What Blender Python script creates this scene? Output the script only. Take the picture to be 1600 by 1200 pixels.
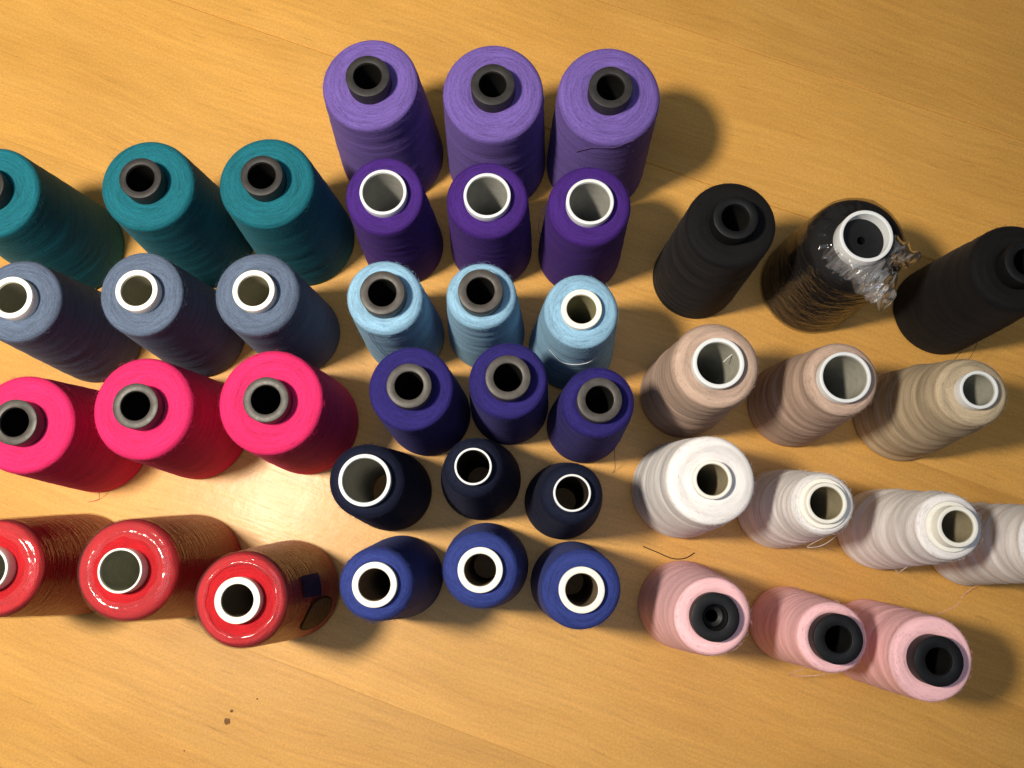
import bpy, math, random
from mathutils import Vector, noise, Euler

PI = math.pi
scene = bpy.context.scene
for o in list(bpy.data.objects):
    bpy.data.objects.remove(o, do_unlink=True)

# ------------------------------------------------------------------ camera
cam_d = bpy.data.cameras.new('camera')
cam = bpy.data.objects.new('camera', cam_d)
scene.collection.objects.link(cam)
cam.location = (0, 0, 0.45)
cam.rotation_euler = Euler((math.radians(9.2764), math.radians(0.3016), 0), 'XYZ')
cam_d.sensor_width = 36.0
cam_d.lens = 36.0 * 1500 / 1600
cam_d.clip_start = 0.01
cam_d.clip_end = 50
scene.camera = cam

# ------------------------------------------------------------------ room light
world = bpy.data.worlds.new('World')
scene.world = world
world.use_nodes = True
bg = world.node_tree.nodes['Background']
bg.inputs['Color'].default_value = (0.80, 0.87, 1.0, 1)
bg.inputs['Strength'].default_value = 0.005

lamp_d = bpy.data.lights.new('lamp', 'SPOT')           # shaded bulb up on the left
lamp_d.spot_size = math.radians(124)
lamp_d.spot_blend = 1.0
lamp_d.energy = 25.5
lamp_d.color = (1.0, 0.90, 0.74)
lamp_d.shadow_soft_size = 0.036
lamp = bpy.data.objects.new('lamp', lamp_d)
lamp.location = (-0.272, 0.052, 0.645)
lamp.rotation_euler = (Vector((-0.20, 0.20, 0)) - lamp.location).to_track_quat('-Z', 'Y').to_euler()
scene.collection.objects.link(lamp)

win_d = bpy.data.lights.new('window_light', 'AREA')    # dim blue daylight off the ceiling, from the near side
win_d.shape = 'RECTANGLE'
win_d.size = 1.1
win_d.size_y = 0.9
win_d.energy = 7.0
win_d.color = (0.74, 0.84, 1.0)
win = bpy.data.objects.new('window_light', win_d)
win.location = (0.05, -0.05, 1.6)
win.rotation_euler = (Vector((0, 0.05, 0.05)) - win.location).to_track_quat('-Z', 'Y').to_euler()
scene.collection.objects.link(win)

scene.view_settings.view_transform = 'Standard'
scene.view_settings.look = 'None'
scene.view_settings.exposure = 0.0
scene.view_settings.gamma = 1.0
scene.view_settings.use_curve_mapping = False
scene.render.engine = 'CYCLES'
scene.cycles.max_bounces = 10
scene.cycles.transparent_max_bounces = 16

C = scene.collection
MM = 0.001


# ------------------------------------------------------------------ helpers
def tag(o, label=None, cat=None, group=None, kind=None):
    if label: o['label'] = label
    if cat: o['category'] = cat
    if group: o['group'] = group
    if kind: o['kind'] = kind
    return o


def mesh_obj(name, verts, faces, mat, parent=None, smooth=True):
    me = bpy.data.meshes.new(name)
    me.from_pydata([(v[0] * MM, v[1] * MM, v[2] * MM) for v in verts], [], faces)
    me.materials.append(mat)
    if smooth:
        me.polygons.foreach_set('use_smooth', [True] * len(me.polygons))
    me.update()
    o = bpy.data.objects.new(name, me)
    C.objects.link(o)
    if parent: o.parent = parent
    return o


def lathe(profile, n=96, fn=None, closed=False):
    """profile: list of (r, z) in mm; fn(r, z, theta) -> (r, z)"""
    vs, fs = [], []
    for (r, z) in profile:
        for k in range(n):
            th = 2 * PI * k / n
            rr, zz = fn(r, z, th) if fn else (r, z)
            vs.append((rr * math.cos(th), rr * math.sin(th), zz))
    m = len(profile)
    for i in range(m - 1 if not closed else m):
        j = (i + 1) % m
        for k in range(n):
            k2 = (k + 1) % n
            fs.append((i * n + k, i * n + k2, j * n + k2, j * n + k))
    return vs, fs


def catmull(pts, per=8):
    P = [Vector(p) for p in pts]
    P = [P[0] * 2 - P[1]] + P + [P[-1] * 2 - P[-2]]
    out = []
    for i in range(1, len(P) - 2):
        p0, p1, p2, p3 = P[i - 1:i + 3]
        for s in range(per):
            t = s / per
            out.append(0.5 * ((2 * p1) + (p2 - p0) * t + (2 * p0 - 5 * p1 + 4 * p2 - p3) * t * t
                              + (3 * p1 - p0 - 3 * p2 + p3) * t ** 3))
    out.append(P[-2])
    return out


def strand(name, pts, rad, mat, parent=None, jitter=0.0, seed=0):
    pl = catmull(pts)
    rnd = random.Random(seed)
    if jitter:
        pl = [p + Vector((rnd.uniform(-1, 1), rnd.uniform(-1, 1), 0)) * jitter for p in pl]
    vs, fs = [], []
    n = 6
    for i, p in enumerate(pl):
        d = (pl[min(i + 1, len(pl) - 1)] - pl[max(i - 1, 0)]).normalized()
        a = d.orthogonal().normalized()
        b = d.cross(a)
        for k in range(n):
            t = 2 * PI * k / n
            q = p + (a * math.cos(t) + b * math.sin(t)) * rad
            vs.append(tuple(q))
    for i in range(len(pl) - 1):
        for k in range(n):
            k2 = (k + 1) % n
            fs.append((i * n + k, i * n + k2, (i + 1) * n + k2, (i + 1) * n + k))
    fs.append(tuple(range(n)))
    fs.append(tuple(range((len(pl) - 1) * n, len(pl) * n)))
    return mesh_obj(name, vs, fs, mat, parent)


# ------------------------------------------------------------------ materials
def new_mat(name):
    m = bpy.data.materials.new(name)
    m.use_nodes = True
    nt = m.node_tree
    b = nt.nodes['Principled BSDF']
    return m, nt, b


def N(nt, typ, **kw):
    n = nt.nodes.new(typ)
    for k, v in kw.items():
        setattr(n, k, v)
    return n


def math_n(nt, op, a, b=None, c=None):
    n = N(nt, 'ShaderNodeMath', operation=op)
    for i, v in enumerate((a, b, c)):
        if v is None: continue
        if isinstance(v, (int, float)): n.inputs[i].default_value = v
        else: nt.links.new(v, n.inputs[i])
    return n.outputs[0]


def comb(nt, x, y, z):
    n = N(nt, 'ShaderNodeCombineXYZ')
    for i, v in enumerate((x, y, z)):
        if isinstance(v, (int, float)): n.inputs[i].default_value = v
        else: nt.links.new(v, n.inputs[i])
    return n.outputs[0]


def noise_n(nt, vec, scale, detail=2.0, rough=0.5):
    n = N(nt, 'ShaderNodeTexNoise')
    nt.links.new(vec, n.inputs['Vector'])
    n.inputs['Scale'].default_value = scale
    n.inputs['Detail'].default_value = detail
    n.inputs['Roughness'].default_value = rough
    return n.outputs['Fac']


def maprange(nt, v, a, b, c, d):
    n = N(nt, 'ShaderNodeMapRange')
    nt.links.new(v, n.inputs[0])
    for i, q in enumerate((a, b, c, d)):
        n.inputs[i + 1].default_value = q
    return n.outputs[0]


def thread_mat(name, col, contrast=1.0, sheen=0.05, bump=0.5, tilt=0.7, fz=0.26, band_k=0.07):
    """wound thread: strands run round the spool, on the side (z) and on the end face (r)"""
    m, nt, b = new_mat(name)
    tc = N(nt, 'ShaderNodeTexCoord')
    sp = N(nt, 'ShaderNodeSeparateXYZ')
    nt.links.new(tc.outputs['Object'], sp.inputs[0])
    x, y, z = sp.outputs
    r = math_n(nt, 'SQRT', math_n(nt, 'ADD', math_n(nt, 'MULTIPLY', x, x), math_n(nt, 'MULTIPLY', y, y)))
    ux = math_n(nt, 'DIVIDE', x, math_n(nt, 'ADD', r, 1e-5))
    uy = math_n(nt, 'DIVIDE', y, math_n(nt, 'ADD', r, 1e-5))
    oi = N(nt, 'ShaderNodeObjectInfo')
    off = math_n(nt, 'MULTIPLY', oi.outputs['Random'], 91.0)
    p = math_n(nt, 'MULTIPLY', math_n(nt, 'SUBTRACT', z, r), 1000.0)
    p = math_n(nt, 'ADD', p, off)
    pa = math_n(nt, 'ADD', p, math_n(nt, 'MULTIPLY', ux, tilt))
    pb = math_n(nt, 'SUBTRACT', p, math_n(nt, 'MULTIPLY', uy, tilt))
    s1 = math_n(nt, 'MULTIPLY', ux, 1.3)
    s2 = math_n(nt, 'MULTIPLY', uy, 1.3)
    fineA = noise_n(nt, comb(nt, s1, s2, math_n(nt, 'MULTIPLY', pa, 1.15)), 1.0, 2.0, 0.6)
    th = math_n(nt, 'ARCTAN2', y, x)
    def helix(pitch, sign, rad):      # strands climbing at the lay angle, seamless round the spool
        a = math_n(nt, 'ADD', math_n(nt, 'MULTIPLY', p, 2 * PI / pitch), math_n(nt, 'MULTIPLY', th, sign))
        return noise_n(nt, comb(nt, math_n(nt, 'MULTIPLY', math_n(nt, 'COSINE', a), rad),
                                math_n(nt, 'MULTIPLY', math_n(nt, 'SINE', a), rad),
                                math_n(nt, 'MULTIPLY', pb, 0.05)), 1.0, 3.0, 0.7)
    fineB = math_n(nt, 'ADD', math_n(nt, 'MULTIPLY', helix(23.0, 1.0, 5.0), 0.5), math_n(nt, 'MULTIPLY', helix(19.0, -1.0, 4.2), 0.5))
    band = noise_n(nt, comb(nt, math_n(nt, 'MULTIPLY', ux, 0.5), math_n(nt, 'MULTIPLY', uy, 0.5),
                            math_n(nt, 'MULTIPLY', pa, 0.28)), 1.0, 1.0)
    fuzz = noise_n(nt, tc.outputs['Object'], 1500.0, 3.0, 0.8)
    blot = noise_n(nt, tc.outputs['Object'], 120.0, 2.0, 0.5)
    h = math_n(nt, 'ADD', math_n(nt, 'MULTIPLY', fineA, 0.45), math_n(nt, 'MULTIPLY', fineB, 0.55))
    k = contrast
    v = math_n(nt, 'ADD', maprange(nt, h, 0.30, 0.70, 1 - .42 * k, 1 + .34 * k),
               maprange(nt, band, 0.3, 0.7, -band_k, band_k))
    v = math_n(nt, 'ADD', v, maprange(nt, fuzz, 0.25, 0.75, -fz, fz))
    v = math_n(nt, 'ADD', v, maprange(nt, blot, 0.25, 0.75, -.05, .05))
    mix = N(nt, 'ShaderNodeVectorMath', operation='SCALE')
    mix.inputs[0].default_value = col
    nt.links.new(v, mix.inputs['Scale'])
    nt.links.new(mix.outputs[0], b.inputs['Base Color'])
    b.inputs['Roughness'].default_value = 0.82
    b.inputs['Specular IOR Level'].default_value = 0.22
    b.inputs['Sheen Weight'].default_value = sheen
    b.inputs['Sheen Roughness'].default_value = 0.45
    mx = max(col)
    b.inputs['Sheen Tint'].default_value = tuple(0.35 + 0.65 * c / mx for c in col) + (1,)
    bp = N(nt, 'ShaderNodeBump')
    bp.inputs['Strength'].default_value = bump
    bp.inputs['Distance'].default_value = 0.0005
    hh = math_n(nt, 'ADD', h, math_n(nt, 'MULTIPLY', fuzz, 0.6))
    nt.links.new(hh, bp.inputs['Height'])
    nt.links.new(bp.outputs[0], b.inputs['Normal'])
    return m


def plastic(name, col, rough=0.4, spec=0.5, wear=0.25, sss=0.0):
    m, nt, b = new_mat(name)
    tc = N(nt, 'ShaderNodeTexCoord')
    n1 = noise_n(nt, tc.outputs['Object'], 260.0, 4.0, 0.65)
    v = maprange(nt, n1, 0.3, 0.7, 1 - wear, 1 + wear * 0.5)
    mix = N(nt, 'ShaderNodeVectorMath', operation='SCALE')
    mix.inputs[0].default_value = col
    nt.links.new(v, mix.inputs['Scale'])
    nt.links.new(mix.outputs[0], b.inputs['Base Color'])
    n2 = noise_n(nt, tc.outputs['Object'], 420.0, 3.0, 0.6)
    nt.links.new(maprange(nt, n2, 0.3, 0.7, rough - .04, rough + .06), b.inputs['Roughness'])
    b.inputs['Specular IOR Level'].default_value = spec
    if sss:
        b.inputs['Subsurface Weight'].default_value = sss
        b.inputs['Subsurface Radius'].default_value = (1.0, 0.9, 0.75)
        b.inputs['Subsurface Scale'].default_value = 0.0012
    bp = N(nt, 'ShaderNodeBump')
    bp.inputs['Strength'].default_value = 0.05
    bp.inputs['Distance'].default_value = 0.0003
    nt.links.new(n2, bp.inputs['Height'])
    nt.links.new(bp.outputs[0], b.inputs['Normal'])
    return m


def film_mat(name, haze=0.06, refl=0.45, tint=(1, 1, 1), rough=0.05, wr=0.5, wscale=90.0, stretch=(1, 1, 1), top_haze=0.0, zt=1.0):
    """thin clear shrink film: mirror-like at grazing angles, faint milky haze, wrinkles"""
    m, nt, b = new_mat(name)
    nt.nodes.remove(b)
    out = nt.nodes['Material Output']
    tc = N(nt, 'ShaderNodeTexCoord')
    mp = N(nt, 'ShaderNodeMapping')
    mp.inputs['Scale'].default_value = stretch
    nt.links.new(tc.outputs['Object'], mp.inputs[0])
    h = noise_n(nt, mp.outputs[0], wscale, 3.0, 0.55)
    bp = N(nt, 'ShaderNodeBump')
    bp.inputs['Strength'].default_value = wr
    bp.inputs['Distance'].default_value = 0.0012
    nt.links.new(h, bp.inputs['Height'])
    tr = N(nt, 'ShaderNodeBsdfTransparent'); tr.inputs[0].default_value = tint + (1,)
    df = N(nt, 'ShaderNodeBsdfDiffuse'); df.inputs[0].default_value = (0.9, 0.88, 0.9, 1)
    gl = N(nt, 'ShaderNodeBsdfGlossy'); gl.inputs['Roughness'].default_value = rough
    nt.links.new(bp.outputs[0], gl.inputs['Normal'])
    fr = N(nt, 'ShaderNodeFresnel'); fr.inputs['IOR'].default_value = 1.52
    nt.links.new(bp.outputs[0], fr.inputs['Normal'])
    hz = maprange(nt, noise_n(nt, tc.outputs['Object'], 60.0, 4.0, 0.6), 0.3, 0.7, haze * 0.5, haze * 1.5)
    if top_haze:
        ge = N(nt, 'ShaderNodeNewGeometry')
        sx = N(nt, 'ShaderNodeSeparateXYZ')
        nt.links.new(ge.outputs['True Normal'], sx.inputs[0])
        az = math_n(nt, 'ABSOLUTE', sx.outputs[2])
        hz = math_n(nt, 'ADD', hz, math_n(nt, 'MULTIPLY', az, top_haze))
    m1 = N(nt, 'ShaderNodeMixShader'); nt.links.new(hz, m1.inputs[0])
    nt.links.new(tr.outputs[0], m1.inputs[1]); nt.links.new(df.outputs[0], m1.inputs[2])
    m2 = N(nt, 'ShaderNodeMixShader')
    nt.links.new(math_n(nt, 'MINIMUM', math_n(nt, 'MULTIPLY', fr.outputs[0], refl), 0.8), m2.inputs[0])
    nt.links.new(m1.outputs[0], m2.inputs[1]); nt.links.new(gl.outputs[0], m2.inputs[2])
    nt.links.new(m2.outputs[0], out.inputs['Surface'])
    return m


def wood_mat():
    m, nt, b = new_mat('honey_wood')
    tc = N(nt, 'ShaderNodeTexCoord')
    oi = N(nt, 'ShaderNodeObjectInfo')
    offv = comb(nt, math_n(nt, 'MULTIPLY', oi.outputs['Random'], 7.0), math_n(nt, 'MULTIPLY', oi.outputs['Random'], 3.1), 0.0)
    add = N(nt, 'ShaderNodeVectorMath', operation='ADD')
    nt.links.new(tc.outputs['Object'], add.inputs[0]); nt.links.new(offv, add.inputs[1])
    # slow sideways wander of the grain
    wob = noise_n(nt, add.outputs[0], 5.0, 2.0)
    sp = N(nt, 'ShaderNodeSeparateXYZ'); nt.links.new(add.outputs[0], sp.inputs[0])
    yy = math_n(nt, 'ADD', sp.outputs[1], math_n(nt, 'MULTIPLY', wob, 0.03))
    g1 = noise_n(nt, comb(nt, math_n(nt, 'MULTIPLY', sp.outputs[0], 5.0), math_n(nt, 'MULTIPLY', yy, 55.0), 0.0), 1.0, 4.0, 0.6)
    g2 = noise_n(nt, comb(nt, math_n(nt, 'MULTIPLY', sp.outputs[0], 26.0), math_n(nt, 'MULTIPLY', yy, 520.0), 0.0), 1.0, 3.0, 0.65)
    g3 = noise_n(nt, comb(nt, math_n(nt, 'MULTIPLY', sp.outputs[0], 14.0), math_n(nt, 'MULTIPLY', yy, 22.0), 3.0), 1.0, 3.0, 0.55)
    pore = noise_n(nt, comb(nt, math_n(nt, 'MULTIPLY', sp.outputs[0], 60.0), math_n(nt, 'MULTIPLY', yy, 640.0), 9.0), 1.0, 1.0)
    grit = noise_n(nt, tc.outputs['Object'], 900.0, 2.0, 0.7)
    t = math_n(nt, 'ADD', math_n(nt, 'MULTIPLY', g1, 0.55), math_n(nt, 'MULTIPLY', g3, 0.45))
    cr = N(nt, 'ShaderNodeValToRGB')
    e = cr.color_ramp.elements
    e[0].position = 0.22; e[0].color = (0.53, 0.256, 0.050, 1)
    e[1].position = 0.78; e[1].color = (0.67, 0.366, 0.092, 1)
    q = e.new(0.5); q.color = (0.61, 0.318, 0.070, 1)
    nt.links.new(t, cr.inputs[0])
    v = maprange(nt, g2, 0.3, 0.7, 0.90, 1.08)
    v = math_n(nt, 'MULTIPLY', v, maprange(nt, pore, 0.66, 0.80, 1.0, 0.80))
    v = math_n(nt, 'MULTIPLY', v, maprange(nt, grit, 0.25, 0.75, 0.86, 1.14))
    figure = noise_n(nt, comb(nt, math_n(nt, 'MULTIPLY', sp.outputs[0], 5.0), math_n(nt, 'MULTIPLY', yy, 17.0), 5.0), 1.0, 2.0, 0.5)
    v = math_n(nt, 'MULTIPLY', v, maprange(nt, figure, 0.3, 0.7, 0.88, 1.08))
    v = math_n(nt, 'MULTIPLY', v, oi.outputs['Alpha'])
    mix = N(nt, 'ShaderNodeVectorMath', operation='SCALE')
    nt.links.new(cr.outputs[0], mix.inputs[0]); nt.links.new(v, mix.inputs['Scale'])
    nt.links.new(mix.outputs[0], b.inputs['Base Color'])
    b.inputs['Roughness'].default_value = 0.5
    b.inputs['Specular IOR Level'].default_value = 0.3
    b.inputs['Coat Weight'].default_value = 0.16
    nt.links.new(maprange(nt, g3, 0.3, 0.7, 0.22, 0.32), b.inputs['Coat Roughness'])
    bp = N(nt, 'ShaderNodeBump')
    bp.inputs['Strength'].default_value = 0.22
    bp.inputs['Distance'].default_value = 0.0004
    hh = math_n(nt, 'ADD', math_n(nt, 'MULTIPLY', g2, 0.6), math_n(nt, 'MULTIPLY', noise_n(nt, tc.outputs['Object'], 210.0, 3.0), 0.9))
    nt.links.new(hh, bp.inputs['Height'])
    nt.links.new(bp.outputs[0], b.inputs['Normal'])
    nt.links.new(bp.outputs[0], b.inputs['Coat Normal'])
    return m


WOOD = wood_mat()
JOINT = plastic('glue_joint', (0.10, 0.045, 0.015), 0.7, 0.2)
COL = dict(
    teal=thread_mat('teal_thread', (0.006, 0.118, 0.158)),
    slate=thread_mat('slate_blue_thread', (0.092, 0.125, 0.195)),
    pink=thread_mat('hot_pink_thread', (0.66, 0.020, 0.125), 1.0),
    red=thread_mat('red_thread', (0.42, 0.008, 0.014), 0.8),
    lavender=thread_mat('lavender_thread', (0.140, 0.088, 0.335)),
    purple=thread_mat('purple_thread', (0.048, 0.013, 0.165)),
    sky=thread_mat('light_blue_thread', (0.235, 0.420, 0.590), 0.9, fz=0.18, band_k=0.1),
    indigo=thread_mat('indigo_thread', (0.019, 0.013, 0.130)),
    navy=thread_mat('navy_thread', (0.0042, 0.0065, 0.023), sheen=0.02),
    blue=thread_mat('royal_blue_thread', (0.026, 0.042, 0.205)),
    black=thread_mat('black_thread', (0.0045, 0.0040, 0.0046), sheen=0.03),
    taupe=thread_mat('taupe_thread', (0.47, 0.335, 0.265), 0.6, fz=0.12, band_k=0.20),
    beige=thread_mat('beige_thread', (0.47, 0.375, 0.255), 0.6, fz=0.12, band_k=0.24),
    white=thread_mat('white_thread', (0.80, 0.77, 0.775), 0.26, sheen=0.1, fz=0.06, band_k=0.13, bump=0.4),
    rose=thread_mat('pale_pink_thread', (0.90, 0.530, 0.570), 0.30, fz=0.08, band_k=0.12, bump=0.4),
    tail_grey=thread_mat('dull_thread', (0.12, 0.07, 0.20)),
)
CORE = dict(
    dark=plastic('dark_grey_plastic', (0.026, 0.024, 0.024), 0.5, 0.28, 0.4),
    grey=plastic('worn_grey_plastic', (0.060, 0.052, 0.046), 0.45, 0.35, 0.45),
    black=plastic('black_plastic', (0.007, 0.007, 0.008), 0.45, 0.22, 0.3),
    white=plastic('white_plastic', (0.76, 0.78, 0.80), 0.38, 0.5, 0.05, 0.3),
    cream=plastic('cream_plastic', (0.86, 0.84, 0.77), 0.38, 0.5, 0.05, 0.3),
)
FILM_RED = film_mat('clear_film', 0.008, refl=0.50, rough=0.12, wr=0.75, wscale=75.0, stretch=(1, 1, 7.0), top_haze=0.016)
FILM_BLACK = film_mat('clear_wrap', 0.006, refl=0.60, rough=0.10, wr=1.0, wscale=110.0, stretch=(1, 1, 2.2))
FILM_CRUMPLE = film_mat('crumpled_film', 0.10, refl=0.7, rough=0.18, wr=0.4, wscale=120.0)
LABEL_BLUE = plastic('label_blue_ink', (0.012, 0.015, 0.075), 0.7, 0.08, 0.2)
LABEL_GREY = plastic('label_grey_ink', (0.095, 0.066, 0.045), 0.7, 0.08, 0.3)
LABEL_DARK = plastic('label_dark_ink', (0.012, 0.009, 0.010), 0.7, 0.08, 0.2)
DARK_DIRT = plastic('dried_speck', (0.19, 0.085, 0.022), 0.6, 0.3, 0.4)

# ------------------------------------------------------------------ the table: boards glued edge to edge
ANG = math.radians(-20)
table = bpy.data.objects.new('tabletop', None)
C.objects.link(table)
tag(table, 'honey coloured varnished wooden table top of wide glued boards', kind='structure')
joints = [650, 560, 470, 343, 269, 195, 98, 8, -88, -190, -280, -380, -470, -560]
Lx = 900.0
TONE = {650: .95, 560: 1.0, 470: .93, 343: .90, 269: 1.02, 195: 1.0, 98: .97, 8: 1.0, -88: .98, -190: .95}
for a, bnd in zip(joints[:-1], joints[1:]):
    w = (a - bnd) / 2 - 0.02
    cN = (a + bnd) / 2
    ca, cb = (0.55 if q in (269, 195) else 0.04 for q in (a, bnd))
    vs = []
    for sx in (-Lx, Lx):
        vs += [(sx, -w, -26), (sx, w, -26), (sx, w, -ca), (sx, w - ca, 0), (sx, -w + cb, 0), (sx, -w, -cb)]
    fs = [(0, 1, 2, 3, 4, 5)[::-1], (6, 7, 8, 9, 10, 11)] + [(i, (i + 1) % 6, 6 + (i + 1) % 6, 6 + i) for i in range(6)]
    p = mesh_obj('board', vs, fs, WOOD, table, smooth=False)
    p.location = (-math.sin(ANG) * cN * MM, math.cos(ANG) * cN * MM, 0)
    p.rotation_euler = (0, 0, ANG)
    p.color = (1, 1, 1, TONE.get(a, 1.0))             # each board its own tone
vs = []
for (u, v) in ((-Lx, -550), (Lx, -550), (Lx, 640), (-Lx, 640)):
    for z in (-20, -0.9):
        vs.append((u * math.cos(ANG) - v * math.sin(ANG), u * math.sin(ANG) + v * math.cos(ANG), z))
mesh_obj('glue_line', vs, [(0, 2, 4, 6)[::-1], (1, 3, 5, 7), (0, 1, 3, 2), (2, 3, 5, 4), (4, 5, 7, 6), (6, 7, 1, 0)], JOINT, table, False)

# ------------------------------------------------------------------ spools
# x, y, winding height, top radius, base radius, core radius, hole radius, core above winding (mm)
G = {
  'T1': (-214.1, 140.4, 77.4, 19.1, 23.5, 8.5, 5.7, 7.0),
  'T2': (-151.0, 143.5, 77.4, 19.0, 23.4, 8.5, 5.7, 7.0),
  'T3': (-102.3, 144.5, 77.4, 19.2, 23.4, 8.5, 5.6, 7.0),
  'G1': (-199.9, 94.9, 77.4, 16.9, 20.9, 8.5, 6.3, 5.0),
  'G2': (-150.4, 97.7, 77.4, 16.9, 20.9, 8.4, 6.3, 5.0),
  'G3': (-104.2, 97.7, 77.4, 16.8, 19.7, 8.4, 6.3, 4.5),
  'K1': (-196.3, 45.7, 72.0, 19.6, 23.6, 9.0, 5.8, 7.0),
  'K2': (-149.3, 52.1, 72.0, 20.2, 23.5, 9.0, 5.8, 7.0),
  'K3': (-98.3, 54.5, 72.0, 20.9, 23.9, 9.0, 5.8, 7.0),
  'R1': (-200.2, -10.4, 77.4, 18.4, 22.8, 8.5, 7.5, 6.0),
  'R2': (-149.4, -11.1, 77.4, 19.1, 23.1, 8.4, 7.6, 6.0),
  'R3': (-103.1, -21.7, 84.4, 17.4, 21.8, 8.5, 6.0, 4.5),
  'P1': (-61.0, 187.5, 76.5, 20.0, 25.0, 9.0, 5.8, 7.0),
  'P2': (-9.8, 183.7, 76.5, 21.0, 24.0, 9.0, 5.6, 7.0),
  'P3': (38.3, 182.4, 76.5, 21.2, 23.8, 9.0, 5.7, 7.0),
  'S1': (-55.0, 141.5, 69.8, 16.3, 19.6, 9.7, 8.4, 4.0),
  'S2': (-12.2, 139.9, 69.8, 16.7, 19.3, 9.7, 8.4, 4.0),
  'S3': (30.0, 137.2, 69.8, 17.2, 19.9, 9.8, 8.4, 4.0),
  'L1': (-53.3, 96.9, 74.3, 15.2, 18.7, 8.9, 5.6, 7.0),
  'L2': (-14.4, 97.6, 74.3, 13.7, 17.8, 8.9, 5.6, 7.0),
  'L3': (25.6, 90.5, 76.5, 14.8, 20.2, 8.1, 5.9, 3.5),
  'I1': (-41.4, 58.7, 80.1, 16.5, 19.5, 8.7, 5.5, 7.0),
  'I2': (-3.5, 62.5, 76.5, 15.4, 18.2, 8.8, 5.6, 7.0),
  'I3': (31.6, 53.2, 81.0, 13.9, 17.6, 8.6, 5.4, 6.0),
  'V1': (-58.6, 23.0, 76.5, 14.4, 18.8, 10.1, 8.6, 4.0),
  'V2': (-16.7, 27.9, 81.0, 11.1, 18.5, 7.1, 6.3, 4.0),
  'V3': (21.1, 18.1, 76.5, 11.6, 17.6, 7.2, 6.4, 4.0),
  'B1': (-53.0, -16.1, 83.2, 13.7, 18.9, 8.4, 6.0, 3.5),
  'B2': (-14.0, -10.9, 76.5, 14.4, 19.2, 8.6, 6.1, 3.5),
  'B3': (24.4, -18.3, 76.5, 15.0, 18.2, 8.7, 6.2, 3.5),
  'D1': (85.8, 125.0, 81.0, 17.9, 20.4, 8.8, 5.5, 8.0),
  'D2': (141.5, 121.8, 67.5, 20.0, 23.7, 10.9, 9.3, 8.0),
  'D3': (201.8, 108.7, 74.7, 18.3, 21.7, 9.1, 5.5, 8.0),
  'A1': (77.9, 67.8, 81.0, 16.5, 20.1, 10.0, 8.3, 4.0),
  'A2': (128.5, 63.2, 74.7, 14.4, 19.9, 10.1, 8.7, 4.5),
  'A3': (179.2, 57.8, 76.5, 13.5, 21.1, 7.5, 6.2, 5.0),
  'W1': (75.2, 23.2, 75.6, 17.0, 22.1, 7.5, 6.1, 4.0),
  'W2': (119.9, 14.4, 70.7, 12.0, 18.1, 7.9, 6.4, 4.5),
  'W3': (165.1, 5.3, 78.8, 12.7, 18.0, 7.7, 6.0, 7.0),
  'W4': (205.5, -1.2, 76.5, 13.4, 18.3, 7.4, 6.0, 6.0),
  'N1': (74.6, -28.4, 74.3, 14.6, 19.6, 9.1, 4.8, 5.0),
  'N2': (121.9, -36.9, 67.5, 13.3, 16.6, 9.4, 5.1, 7.0),
  'N3': (157.4, -44.4, 72.0, 15.8, 18.0, 9.3, 5.0, 7.0),
}


def winding(name, key, mat, parent, shoulder=2.2, pw=1.15, amp=0.10, seed=1, dome=0.5, tilt=1.5, bandlen=7.0):
    X, Y, h, Rt, Rb, Ro, Ri, dh = G[key]
    rnd = random.Random(seed)
    shoulder *= rnd.uniform(0.8, 1.3)
    prof = [(Ro - 0.25, 0.7), (Rb - 2.2, 0.5), (Rb - 0.7, 0.7), (Rb - 0.1, 1.6)]
    ns = 64
    zs, ze = 2.4, h - shoulder
    def side(z):
        u = z / h
        return Rb + (Rt - Rb) * (u ** pw)
    for i in range(ns + 1):
        z = zs + (ze - zs) * i / ns
        prof.append((side(z), z))
    re = side(ze)
    for i in range(1, 8):
        a = PI / 2 * i / 8
        prof.append((re - shoulder * (1 - math.cos(a)), ze + shoulder * math.sin(a)))
    r0 = re - shoulder
    ntop = 12
    for i in range(0, ntop + 1):
        t = i / ntop
        r = r0 + (Ro - 0.25 - r0) * t
        prof.append((r, h + dome * math.sin(PI * t) * 0.6 - 0.5 * t * t))
    ph = rnd.uniform(0, 2 * PI)
    off = rnd.uniform(0, 500)
    lob = rnd.uniform(0, 2 * PI)
    lop = rnd.uniform(0.08, 0.30)
    slant = rnd.uniform(0.1, 0.7)
    def fn(r, z, th):
        if r > Ro + 1:
            on_side = min(1.0, max(0.0, (h - z) / 3.0)) * min(1.0, z / 4.0)
            zz = z + tilt * math.cos(th - ph)
            b = noise.noise((off, zz / bandlen, 0.35 * math.cos(th))) * 1.4 + noise.noise((off + 9, zz / (bandlen * .4), 0.6 * math.sin(th))) * 0.35
            # overlapping helical lays
            c2 = noise.noise((off + 21, (zz + 1.2 * tilt * math.sin(th + ph)) / (bandlen * .85), 0.2))
            ridge = 0.6 - 2.0 * abs(c2)
            r += amp * on_side * (b + ridge)
            r += lop * math.cos(2 * (th - lob)) * min(1.0, (r - Ro - 1) / 4)
            z += slant * math.cos(th - ph) * min(1.0, max(0.0, (z - 20) / 30)) * min(1.0, (r - Ro - 1) / 5)
            if z > h - 1.5 and r < r0:
                z += 0.16 * noise.noise((off + 3, r * 0.55, math.cos(th) * .7 + math.sin(th) * .5)) * min(1, (r - Ro) / 2)
        return r, z
    vs, fs = lathe(prof, 112, fn)
    return mesh_obj('thread_winding', vs, fs, mat, parent)


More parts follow.
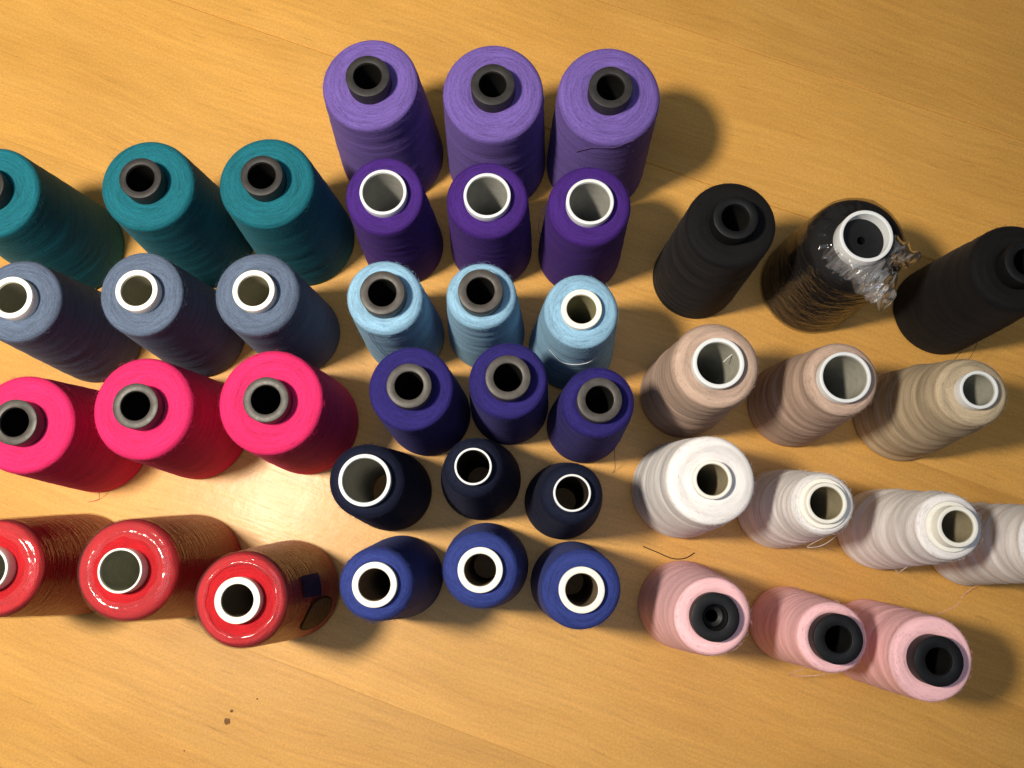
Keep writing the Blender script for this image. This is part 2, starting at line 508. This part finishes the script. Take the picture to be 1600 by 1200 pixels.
def core(key, mat, parent, style='plain'):
    X, Y, h, Rt, Rb, Ro, Ri, dh = G[key]
    hc = h + dh
    e = min(0.35, (Ro - Ri) * 0.25)
    prof = [(Ro - 0.1, 0.15), (Ro - 0.1, h - 2)]
    if style == 'collar':            # stepped white core: wide low collar, then the raised rim
        prof += [(Ro + 1.9, h - 1.0), (Ro + 2.0, h + 0.9), (Ro + 1.7, h + 1.25), (Ro + 0.35, h + 1.3), (Ro + 0.2, h + 1.6)]
    prof += [(Ro, h - 0.5), (Ro, hc - e)] if style != 'collar' else [(Ro, hc - e)]
    prof += [(Ro - e * 0.3, hc - e * 0.3), (Ro - e, hc), (Ri + e, hc), (Ri + e * 0.3, hc - e * 0.3), (Ri, hc - e)]
    if style == 'stepped_hole':
        prof += [(Ri + 0.0, hc - 2.0), (Ri - 0.6, hc - 2.6), (Ri - 0.8, hc - 7), (Ri - 2.4, hc - 7.5), (Ri - 2.4, hc - 10), (Ri, hc - 11)]
    prof += [(Ri, h * 0.5), (Ri, 0.15)]
    vs, fs = lathe(prof, 80, None, closed=True)
    o = mesh_obj('core_tube', vs, fs, mat, parent)
    me = o.data
    me.set_sharp_from_angle(angle=math.radians(28))
    return o


SHADE_MATS = {}
def shade_sleeve(key, col, parent):
    """added sleeve inside the core hole; its darker colour stands in for shade"""
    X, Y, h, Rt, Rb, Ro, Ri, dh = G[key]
    if col not in SHADE_MATS:
        SHADE_MATS[col] = plastic('hole_shade', col, 0.7, 0.2, 0.15)
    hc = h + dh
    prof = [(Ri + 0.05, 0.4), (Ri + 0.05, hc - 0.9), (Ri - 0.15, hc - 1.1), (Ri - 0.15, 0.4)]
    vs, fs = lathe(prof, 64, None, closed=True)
    o = mesh_obj('hole_shade', vs, fs, SHADE_MATS[col], parent)
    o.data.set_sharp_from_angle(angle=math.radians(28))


SHADE_COL = dict(S=(.40, .40, .37), G=(.40, .375, .26), R=(.44, .43, .32), V=(.035, .025, .018), B=(.20, .15, .10),
              A=(.42, .41, .35), W=(.36, .31, .205), L=(.30, .28, .16))  # shade of the core holes, painted per spool row
DARK_SHADE = (.006, .0055, .005)  # near black painted shade for holes of dark cores
SHADE_KEY = dict(R3=(.15, .115, .08), V1=(.42, .41, .36))


def make_spool(key, colour, core_mat, label, group, style='plain', **kw):
    X, Y = G[key][:2]
    e = bpy.data.objects.new('thread_spool', None)
    e.empty_display_size = 0.02
    C.objects.link(e)
    e.location = (X * MM, Y * MM, 0)
    tag(e, label, 'thread spool', group)
    seed = sum(ord(c) * (i + 7) for i, c in enumerate(key))
    winding('thread_winding', key, COL[colour], e, seed=seed, **kw)
    core(key, CORE[core_mat], e, style)
    if key[0] != 'R' and key != 'D2':
        fibres(key, COL[colour], e, 420, seed, kw.get('pw', 1.15))
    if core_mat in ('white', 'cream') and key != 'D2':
        shade_sleeve(key, SHADE_KEY.get(key, SHADE_COL.get(key[0])), e)
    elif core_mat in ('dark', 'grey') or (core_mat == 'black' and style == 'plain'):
        shade_sleeve(key, DARK_SHADE, e)
    return e


def fibres(key, mat, parent, count, seed, pw):
    """short loose fibres standing off the winding"""
    X, Y, h, Rt, Rb, Ro, Ri, dh = G[key]
    rnd = random.Random(seed)
    vs, fs = [], []
    for _ in range(count):
        th = rnd.uniform(0, 2 * PI)
        if rnd.random() < 0.35:
            r = math.sqrt(rnd.uniform((Ro + 1) ** 2, Rt ** 2)); z = h + 0.05
            nrm = Vector((0, 0, 1))
        else:
            z = rnd.uniform(2, h - 0.3) if rnd.random() < .6 else rnd.uniform(h - 4, h - .2)
            r = Rb + (Rt - Rb) * ((z / h) ** pw) - 0.15
            nrm = Vector((math.cos(th), math.sin(th), 0.25))
        p = Vector((r * math.cos(th), r * math.sin(th), z))
        tg = Vector((-math.sin(th), math.cos(th), rnd.uniform(-.5, .5))) * rnd.choice((-1, 1))
        L = rnd.uniform(0.7, 2.3)
        d = (nrm * rnd.uniform(.25, .8) + tg * rnd.uniform(.5, 1)).normalized()
        pts = [p, p + d * L * .5, p + d * L * .5 + (d + tg * .8 - nrm * .35).normalized() * L * .5]
        w = rnd.uniform(0.022, 0.04)
        b0 = len(vs)
        for i, q in enumerate(pts):
            a = d.orthogonal().normalized(); b = d.cross(a)
            ww = w * (1, .9, .4)[i]
            for k in range(3):
                t = 2 * PI * k / 3
                vs.append(tuple(q + (a * math.cos(t) + b * math.sin(t)) * ww))
        for i in range(2):
            for k in range(3):
                k2 = (k + 1) % 3
                fs.append((b0 + i * 3 + k, b0 + i * 3 + k2, b0 + i * 3 + 3 + k2, b0 + i * 3 + 3 + k))
    o = mesh_obj('loose_fibres', vs, fs, mat, parent)
    o['kind'] = 'stuff'


E = {}
def sp(key, *a, **kw):
    E[key] = make_spool(key, *a, **kw)

g = 'teal spools on dark cores'
sp('T1', 'teal', 'dark', 'teal thread spool with dark core, cut off by the left edge of the photo', g)
sp('T2', 'teal', 'dark', 'middle of the three teal thread spools, dark core, standing behind a slate blue spool', g)
sp('T3', 'teal', 'dark', 'teal thread spool with dark core, rightmost of three, beside the purple spools', g)
g = 'slate blue spools on white cores'
sp('G1', 'slate', 'cream', 'slate blue thread spool with white core, cut off by the left edge of the photo', g)
sp('G2', 'slate', 'cream', 'middle of the three slate blue thread spools, white core, between teal and hot pink', g)
sp('G3', 'slate', 'cream', 'slate blue thread spool with white core, rightmost of three, beside light blue spools', g)
g = 'hot pink spools on grey cores'
sp('K1', 'pink', 'grey', 'hot pink thread spool with dark grey core, cut off by the left edge', g)
sp('K2', 'pink', 'grey', 'middle of the three hot pink thread spools, grey core off centre', g)
sp('K3', 'pink', 'grey', 'hot pink thread spool with grey core, rightmost and largest of three, beside navy spool', g)
g = 'red spools in clear film'
sp('R1', 'red', 'cream', 'red thread spool in clear film, cut off by the left edge of the photo', g, shoulder=3.5)
sp('R2', 'red', 'cream', 'red thread spool in shiny clear film with wide thin rimmed core, middle of three', g, shoulder=3.5)
sp('R3', 'red', 'cream', 'red film wrapped thread spool with thick white rim and blue label, nearest royal blue spools', g, shoulder=3.0)
g = 'lavender spools on dark cores'
sp('P1', 'lavender', 'dark', 'lavender thread spool with dark core, leftmost of the three at the back', g, amp=.14)
sp('P2', 'lavender', 'dark', 'middle of the three big lavender thread spools at the back, dark core', g, amp=.14)
sp('P3', 'lavender', 'dark', 'lavender thread spool with loose thread on its side, rightmost of three at the back', g, amp=.14)
g = 'deep purple spools on wide white cores'
sp('S1', 'purple', 'white', 'deep purple thread spool with wide white core, leftmost of three', g, amp=.14)
sp('S2', 'purple', 'white', 'middle of the three deep purple thread spools with wide white cores', g, amp=.14)
sp('S3', 'purple', 'white', 'deep purple thread spool with wide white core, rightmost of three', g, amp=.14)
g = 'light blue spools'
sp('L1', 'sky', 'grey', 'light blue thread spool with dark core, leftmost of three, behind large indigo spool', g, amp=.14)
sp('L2', 'sky', 'grey', 'narrow light blue thread spool with dark core, middle of three', g, amp=.16)
sp('L3', 'sky', 'cream', 'light blue thread spool with cream white core, the only light one so cored', g, amp=.22, pw=1.0)
g = 'indigo spools on grey cores'
sp('I1', 'indigo', 'grey', 'largest indigo thread spool with grey core, leftmost of three', g)
sp('I2', 'indigo', 'grey', 'middle indigo thread spool with grey core, in front of narrow light blue spool', g)
sp('I3', 'indigo', 'grey', 'small indigo thread spool with grey core, rightmost of three, nearly empty winding round core', g, amp=.2)
g = 'navy spools on white cores'
sp('V1', 'navy', 'white', 'largest navy thread spool with wide white core, beside the hot pink spools', g, shoulder=3.5)
sp('V2', 'navy', 'white', 'middle navy thread spool, conical, thin white rimmed core', g, shoulder=3.5, pw=1.25)
sp('V3', 'navy', 'white', 'smallest navy thread spool, conical, rightmost of three, thin white rim', g, shoulder=3.5, pw=1.25)
g = 'royal blue spools on white cores'
sp('B1', 'blue', 'cream', 'royal blue thread spool with loose thread on its side, leftmost of three', g, shoulder=3.0, pw=1.1)
sp('B2', 'blue', 'cream', 'middle of the three royal blue thread spools with white cores', g, shoulder=3.0)
sp('B3', 'blue', 'cream', 'royal blue thread spool with white core, rightmost of three, beside pale pink spool', g, shoulder=3.0)
g = 'black spools'
sp('D1', 'black', 'black', 'unwrapped black thread spool with black core, left of the film wrapped one', g, shoulder=2.6, amp=.18)
sp('D2', 'black', 'white', 'black thread spool in torn crinkled clear film with white core', g, shoulder=6.5, pw=1.4, dome=1.2)
sp('D3', 'black', 'black', 'black thread spool with black core, cut off by the right edge of the photo', g, shoulder=2.6, amp=.18)
g = 'taupe and beige spools on white cores'
sp('A1', 'taupe', 'white', 'taupe thread spool with wide white core, leftmost of the brownish three', g, shoulder=2.8, amp=.42, tilt=2.5)
sp('A2', 'taupe', 'white', 'middle taupe thread spool with wide white core, between taupe and beige spools', g, shoulder=2.8, amp=.46, tilt=2.5)
sp('A3', 'beige', 'white', 'beige conical thread spool with small white core, rightmost of the brownish three', g, shoulder=3.0, amp=.60, pw=1.25, tilt=3, bandlen=9)
g = 'white spools'
sp('W1', 'white', 'cream', 'widest white thread spool with broad flat top, leftmost of four', g, amp=.36, shoulder=1.8, tilt=2.5)
sp('W2', 'white', 'cream', 'short white thread spool with stepped cream core, second of the white row from left', g, 'collar', amp=.45, pw=1.3, tilt=2.5)
sp('W3', 'white', 'cream', 'long conical white thread spool with stepped core, third of the white row from left', g, 'collar', amp=.55, pw=1.3, tilt=3, bandlen=8)
sp('W4', 'white', 'cream', 'white thread spool cut off by the right edge of the photo', g, 'collar', amp=.55, pw=1.3, tilt=3, bandlen=8)
g = 'pale pink spools on black cores'
sp('N1', 'rose', 'black', 'pale pink thread spool with black core, leftmost of three, beside royal blue spool', g, 'stepped_hole', amp=.25, tilt=2)
sp('N2', 'rose', 'black', 'narrow pale pink thread spool with black core, middle of three', g, amp=.27, tilt=2)
sp('N3', 'rose', 'black', 'widest pale pink thread spool with black core, nearest bottom right corner', g, amp=.30, tilt=2)


# ------------------------------------------------------------------ clear film on the red spools, with printed labels
def side_r(key, z, pw=1.15):
    X, Y, h, Rt, Rb = G[key][:5]
    return Rb + (Rt - Rb) * ((z / h) ** pw)


def red_film(key, hole, seed):
    X, Y, h, Rt, Rb, Ro, Ri, dh = G[key]
    prof = []
    for i in range(40):
        z = 0.6 + (h - 3.0 - 0.6) * i / 39
        prof.append((side_r(key, z) + 0.45, z))
    re = prof[-1][0]
    for i in range(1, 9):
        a = PI / 2 * i / 8
        prof.append((re - 3.4 * (1 - math.cos(a)), h - 3.0 + 3.9 * math.sin(a)))
    r0 = re - 3.4
    for i in range(1, 9):
        t = i / 8
        prof.append((r0 + (hole - r0) * t, h + 0.9 + 0.5 * math.sin(PI * t) - 0.3 * t))
    def fn(r, z, th):
        w = noise.noise((seed + math.cos(th) * 1.8, math.sin(th) * 1.8, z * 0.06 + r * .1))
        edge = max(0.0, 1 - (r - hole) / 2.0)
        r += edge * 0.7 * noise.noise((seed + math.cos(th) * 3, math.sin(th) * 3, 2.0))
        r += 0.22 * max(0.0, w) * (1 if z < h - 1 else 0)
        z += 0.35 * max(-.4, w) * (1 if r < Rt - 2 else 0)
        return r, z
    vs, fs = lathe(prof, 120, fn)
    return mesh_obj('clear_film', vs, fs, FILM_RED, E[key])


def patch(name, key, t0, t1, z0, z1, lift, mat, parent, round_=0.0):
    """piece of print curved round the film"""
    vs, fs = [], []
    nu, nv = 24, 16
    for j in range(nv + 1):
        v = j / nv
        for i in range(nu + 1):
            u = i / nu
            a, bb = u * 2 - 1, v * 2 - 1
            if round_:
                s = (1 - round_ * bb * bb * 0.5) ** 0.5
                s2 = (1 - round_ * a * a * 0.5) ** 0.5
                a, bb = a * s, bb * s2
            th = math.radians((t0 + t1) / 2 + (t1 - t0) / 2 * a)
            z = (z0 + z1) / 2 + (z1 - z0) / 2 * bb
            r = side_r(key, z) + lift
            vs.append((r * math.cos(th), r * math.sin(th), z))
    for j in range(nv):
        for i in range(nu):
            q = j * (nu + 1) + i
            fs.append((q, q + 1, q + nu + 2, q + nu + 1))
    return mesh_obj(name, vs, fs, mat, parent)


def red_label(key, blue, panel, seed):
    root = patch('label', key, *blue, 0.82, LABEL_BLUE, E[key])
    if not panel: return
    t0, t1, z0, z1 = panel
    edge = patch('label_border', key, t0, t1, z0, z1, 0.80, LABEL_DARK, root, 0.8)
    patch('label_panel', key, t0 + 2, t1 - 2, z0 + 1.2, z1 - 1.2, 0.92, LABEL_GREY, root, 0.8)
    rnd = random.Random(seed)          # unreadable small print: rows of dark flecks
    vs, fs = [], []
    rows = 6
    for k in range(rows):
        z = z0 + 6 + k * (z1 - z0 - 12) / (rows - 1)
        t = t0 + 9 + rnd.uniform(0, 4)
        while t < t1 - 10:
            dt = rnd.uniform(1.2, 3.6)
            if rnd.random() < .75:
                i0 = len(vs)
                for (tt, zz) in ((t, z - .45), (t + dt, z - .45), (t + dt, z + .45), (t, z + .45)):
                    r = side_r(key, zz) + 1.0
                    vs.append((r * math.cos(math.radians(tt)), r * math.sin(math.radians(tt)), zz))
                fs.append((i0, i0 + 1, i0 + 2, i0 + 3))
            t += dt + 1.4
    mesh_obj('small_print', vs, fs, LABEL_DARK, root, False)


red_film('R1', 12.2, 3.0)
red_film('R2', 12.3, 8.0)
red_film('R3', 12.8, 15.0)
red_label('R3', (-2, 24, 38, 64), (-47, -4, 14, 54), 5)

# ------------------------------------------------------------------ torn film on the black spool
X, Y, h, Rt, Rb, Ro, Ri, dh = G['D2']
def d2film():
    prof = []
    for i in range(46):
        z = 0.6 + (h - 6.5 - 0.6) * i / 45
        prof.append((side_r('D2', z, 1.4) + 0.5, z))
    re = prof[-1][0]
    for i in range(1, 11):
        a = PI / 2 * i / 10
        prof.append((re - 7.0 * (1 - math.cos(a)), h - 6.5 + 8.0 * math.sin(a)))
    r0 = re - 7.0
    for i in range(1, 6):
        t = i / 5
        prof.append((r0 + (Ro + .3 - r0) * t, h + 1.5 + 2.0 * t))
    def fn(r, z, th):
        w = noise.noise((5 + math.cos(th) * 2.6, math.sin(th) * 2.6, z * .035))
        w2 = noise.noise((9 + math.cos(th) * 6, math.sin(th) * 6, z * .10))
        r += 0.55 * max(0, w) + 0.3 * max(0, w2)
        if z > h - 4: z += 0.8 * w2
        return r, z
    vs, fs = lathe(prof, 140, fn)
    return mesh_obj('clear_film', vs, fs, FILM_BLACK, E['D2'])


def d2crumple(t0, t1, rin, z0, seed, grow=1.0, nu=120, nv=40):
    """gathered, torn end of the film: folds laid out in the plane, ragged outline"""
    vs, fs = [], []
    for j in range(nv + 1):
        v = j / nv
        for i in range(nu + 1):
            u = i / nu
            deg = t0 + (t1 - t0) * u
            th = math.radians(deg)
            lim = 17.5 + 10 * math.exp(-((deg + 68) / 22) ** 2) + 7 * math.exp(-((deg + 14) / 13) ** 2)
            lim = (lim + 3.0 * noise.noise((seed, u * 6, 0)) + 1.5 * noise.noise((seed, u * 21, 3))) * grow
            r = rin + (max(lim, rin + 1.5) - rin) * v
            x, y = r * math.cos(th), r * math.sin(th)
            fx, fy = x * .80 + y * .60, -x * .60 + y * .80      # folds run along one way of the sheet
            n1 = noise.noise((fx / 9.0 + seed, fy / 4.2, 1.0))
            n2 = abs(noise.noise((fx / 10.0 + seed, fy / 2.6, 7.0)))
            n3 = noise.noise((fx / 4.0 + seed, fy / 1.5, 3.0))
            k = 0.2 + 0.9 * v
            z = z0 - 6.5 * v * v + (n1 * 4.5 - n2 * 5.0 + n3 * 0.35) * k
            vs.append((x + 1.4 * n2 * k, y + 1.2 * n1 * k, z))
    for j in range(nv):
        for i in range(nu):
            q = j * (nu + 1) + i
            fs.append((q, q + 1, q + nu + 2, q + nu + 1))
    return mesh_obj('torn_film', vs, fs, FILM_CRUMPLE, E['D2'])


d2film()
d2crumple(-165, 4, Ro + 0.2, h + 6.0, 3.0)
d2crumple(-140, -20, Ro + 1.0, h + 3.5, 12.0, 1.0)
# dark stopper inside the white core, with a small hole
prof = [(1.7, h + 1.6), (Ri - .05, h + 1.8), (Ri - .05, h - 2.0), (1.7, h - 2.0)]
vs, fs = lathe(prof, 48, None, closed=True)
mesh_obj('core_plug', vs, fs, CORE['black'], E['D2'], False)

# ------------------------------------------------------------------ loose threads that hang off a spool (coordinates relative to the spool)
def tail(key, colour, pts, rad=0.14):
    strand('loose_thread', pts, rad, COL[colour], E[key])


def on_side(key, th, z, lift=0.35, pw=1.15):
    r = side_r(key, z, pw) + lift
    return (r * math.cos(math.radians(th)), r * math.sin(math.radians(th)), z)


tail('P3', 'tail_grey', [on_side('P3', -62, 74.5, .3), on_side('P3', -85, 73.5, .5), on_side('P3', -105, 72, .4), on_side('P3', -118, 66, .5), on_side('P3', -126, 60, .4)], 0.12)
tail('B1', 'slate', [on_side('B1', -40, 78, .4), on_side('B1', -32, 60, .8), on_side('B1', -18, 45, .9), on_side('B1', -8, 25, .8)], 0.11)
tail('L1', 'sky', [on_side('L1', -115, 72, .4), on_side('L1', -112, 58, .6), on_side('L1', -105, 40, .5), on_side('L1', -100, 22, .4)], 0.14)
tail('L3', 'white', [on_side('L3', -140, 55, .3, 1.), on_side('L3', -110, 50, .45, 1.), on_side('L3', -75, 52, .4, 1.), on_side('L3', -40, 58, .3, 1.)], 0.13)
tail('S3', 'purple', [on_side('S3', 175, 66, .5), on_side('S3', 182, 58, 2.2), on_side('S3', 190, 48, 2.6), on_side('S3', 196, 40, .8)], 0.12)
tail('W2', 'white', [on_side('W2', -60, 64, .3), on_side('W2', -80, 50, 1.0), on_side('W2', -85, 42, 2.4), on_side('W2', -70, 50, 3.0), on_side('W2', -45, 62, 1.4), on_side('W2', -25, 67, .3)], 0.12)
tail('W3', 'white', [on_side('W3', -95, 40, .3), on_side('W3', -97, 34, 2.2), on_side('W3', -92, 28, 2.8), on_side('W3', -88, 22, 1.6), on_side('W3', -86, 18, .3)], 0.13)
tail('N2', 'rose', [on_side('N2', -100, 40, .3), (-4.5, -20.0, 20), (3, -21.5, 14), (10, -19.5, 22), on_side('N2', -55, 40, .6)], 0.13)
tail('W4', 'rose', [on_side('W4', -95, 20, .3), (1, -19.2, 6), (-2, -24, .3), (-5, -28, .2), (-12, -31, .2), (-22, -34, .2), (-31, -38, .2)], 0.10)
tail('D3', 'black', [on_side('D3', -80, 30, .3), (6, -25, 18), (7, -27, 6), (3, -26.5, 3), (2, -24, 14), on_side('D3', -88, 26, .4)], 0.11)
tail('A3', 'taupe', [on_side('A3', 150, 30, .3), (-16, 16, 34), (-22, 13, 36), (-25, 8, 30), on_side('A3', 178, 20, .3)], 0.11)
tail('K1', 'pink', [on_side('K1', -80, 8, .3), (3.0, -25, 4), (1.5, -26.5, 1.2), (-1.5, -27.5, .3), (-4, -27.8, .3)], 0.12)
tail('I3', 'indigo', [on_side('I3', -45, 20, .3), (13, -17, 12), (14, -20, 3), (13, -22, .4)], 0.12)
tail('A1', 'white', [(7.3, 5.0, 79), (5.5, 3.6, 77), (4.2, 2.4, 74)], 0.22)

# ------------------------------------------------------------------ bits on the table
sc = strand('thread_scrap', [(58.2, -2.6, .25), (64.1, -5.0, .25), (71.4, -8.0, .5), (77.3, -7.9, .3), (81.8, -5.5, .3)], 0.22, COL['black'])
tag(sc, 'short dark curved thread scrap lying on the table near the white spools', 'thread')


def crumb(x, y, s, seed, label):
    rnd = random.Random(seed)
    n = 14
    prof = [(0.02, .5), (.5, .46), (.85, .3), (1.0, 0.0)]
    def fn(r, z, th):
        k = 1 + .35 * noise.noise((seed + math.cos(th) * 1.4, math.sin(th) * 1.4, 0))
        return r * s * k, .12 + z * s * .25
    vs, fs = lathe(prof, n, fn)
    fs.append(tuple(range(n)))
    o = mesh_obj('dried_speck', vs, fs, DARK_DIRT)
    o.location = (x * MM, y * MM, -0.00012 + 0.00003)
    tag(o, label, 'speck', 'dried specks on the table')


crumb(-130.5, -80.1, 1.45, 1.3, 'largest brown dried speck on the table near the bottom left')
crumb(-128.7, -75.7, 0.75, 4.1, 'small round brown speck just above the largest speck')
crumb(-117.4, -70.4, 0.42, 7.7, 'faint small speck to the upper right of the largest speck')
crumb(-149.1, -92.8, 0.35, 9.2, 'tiny dark speck near the bottom edge, left of the largest speck')
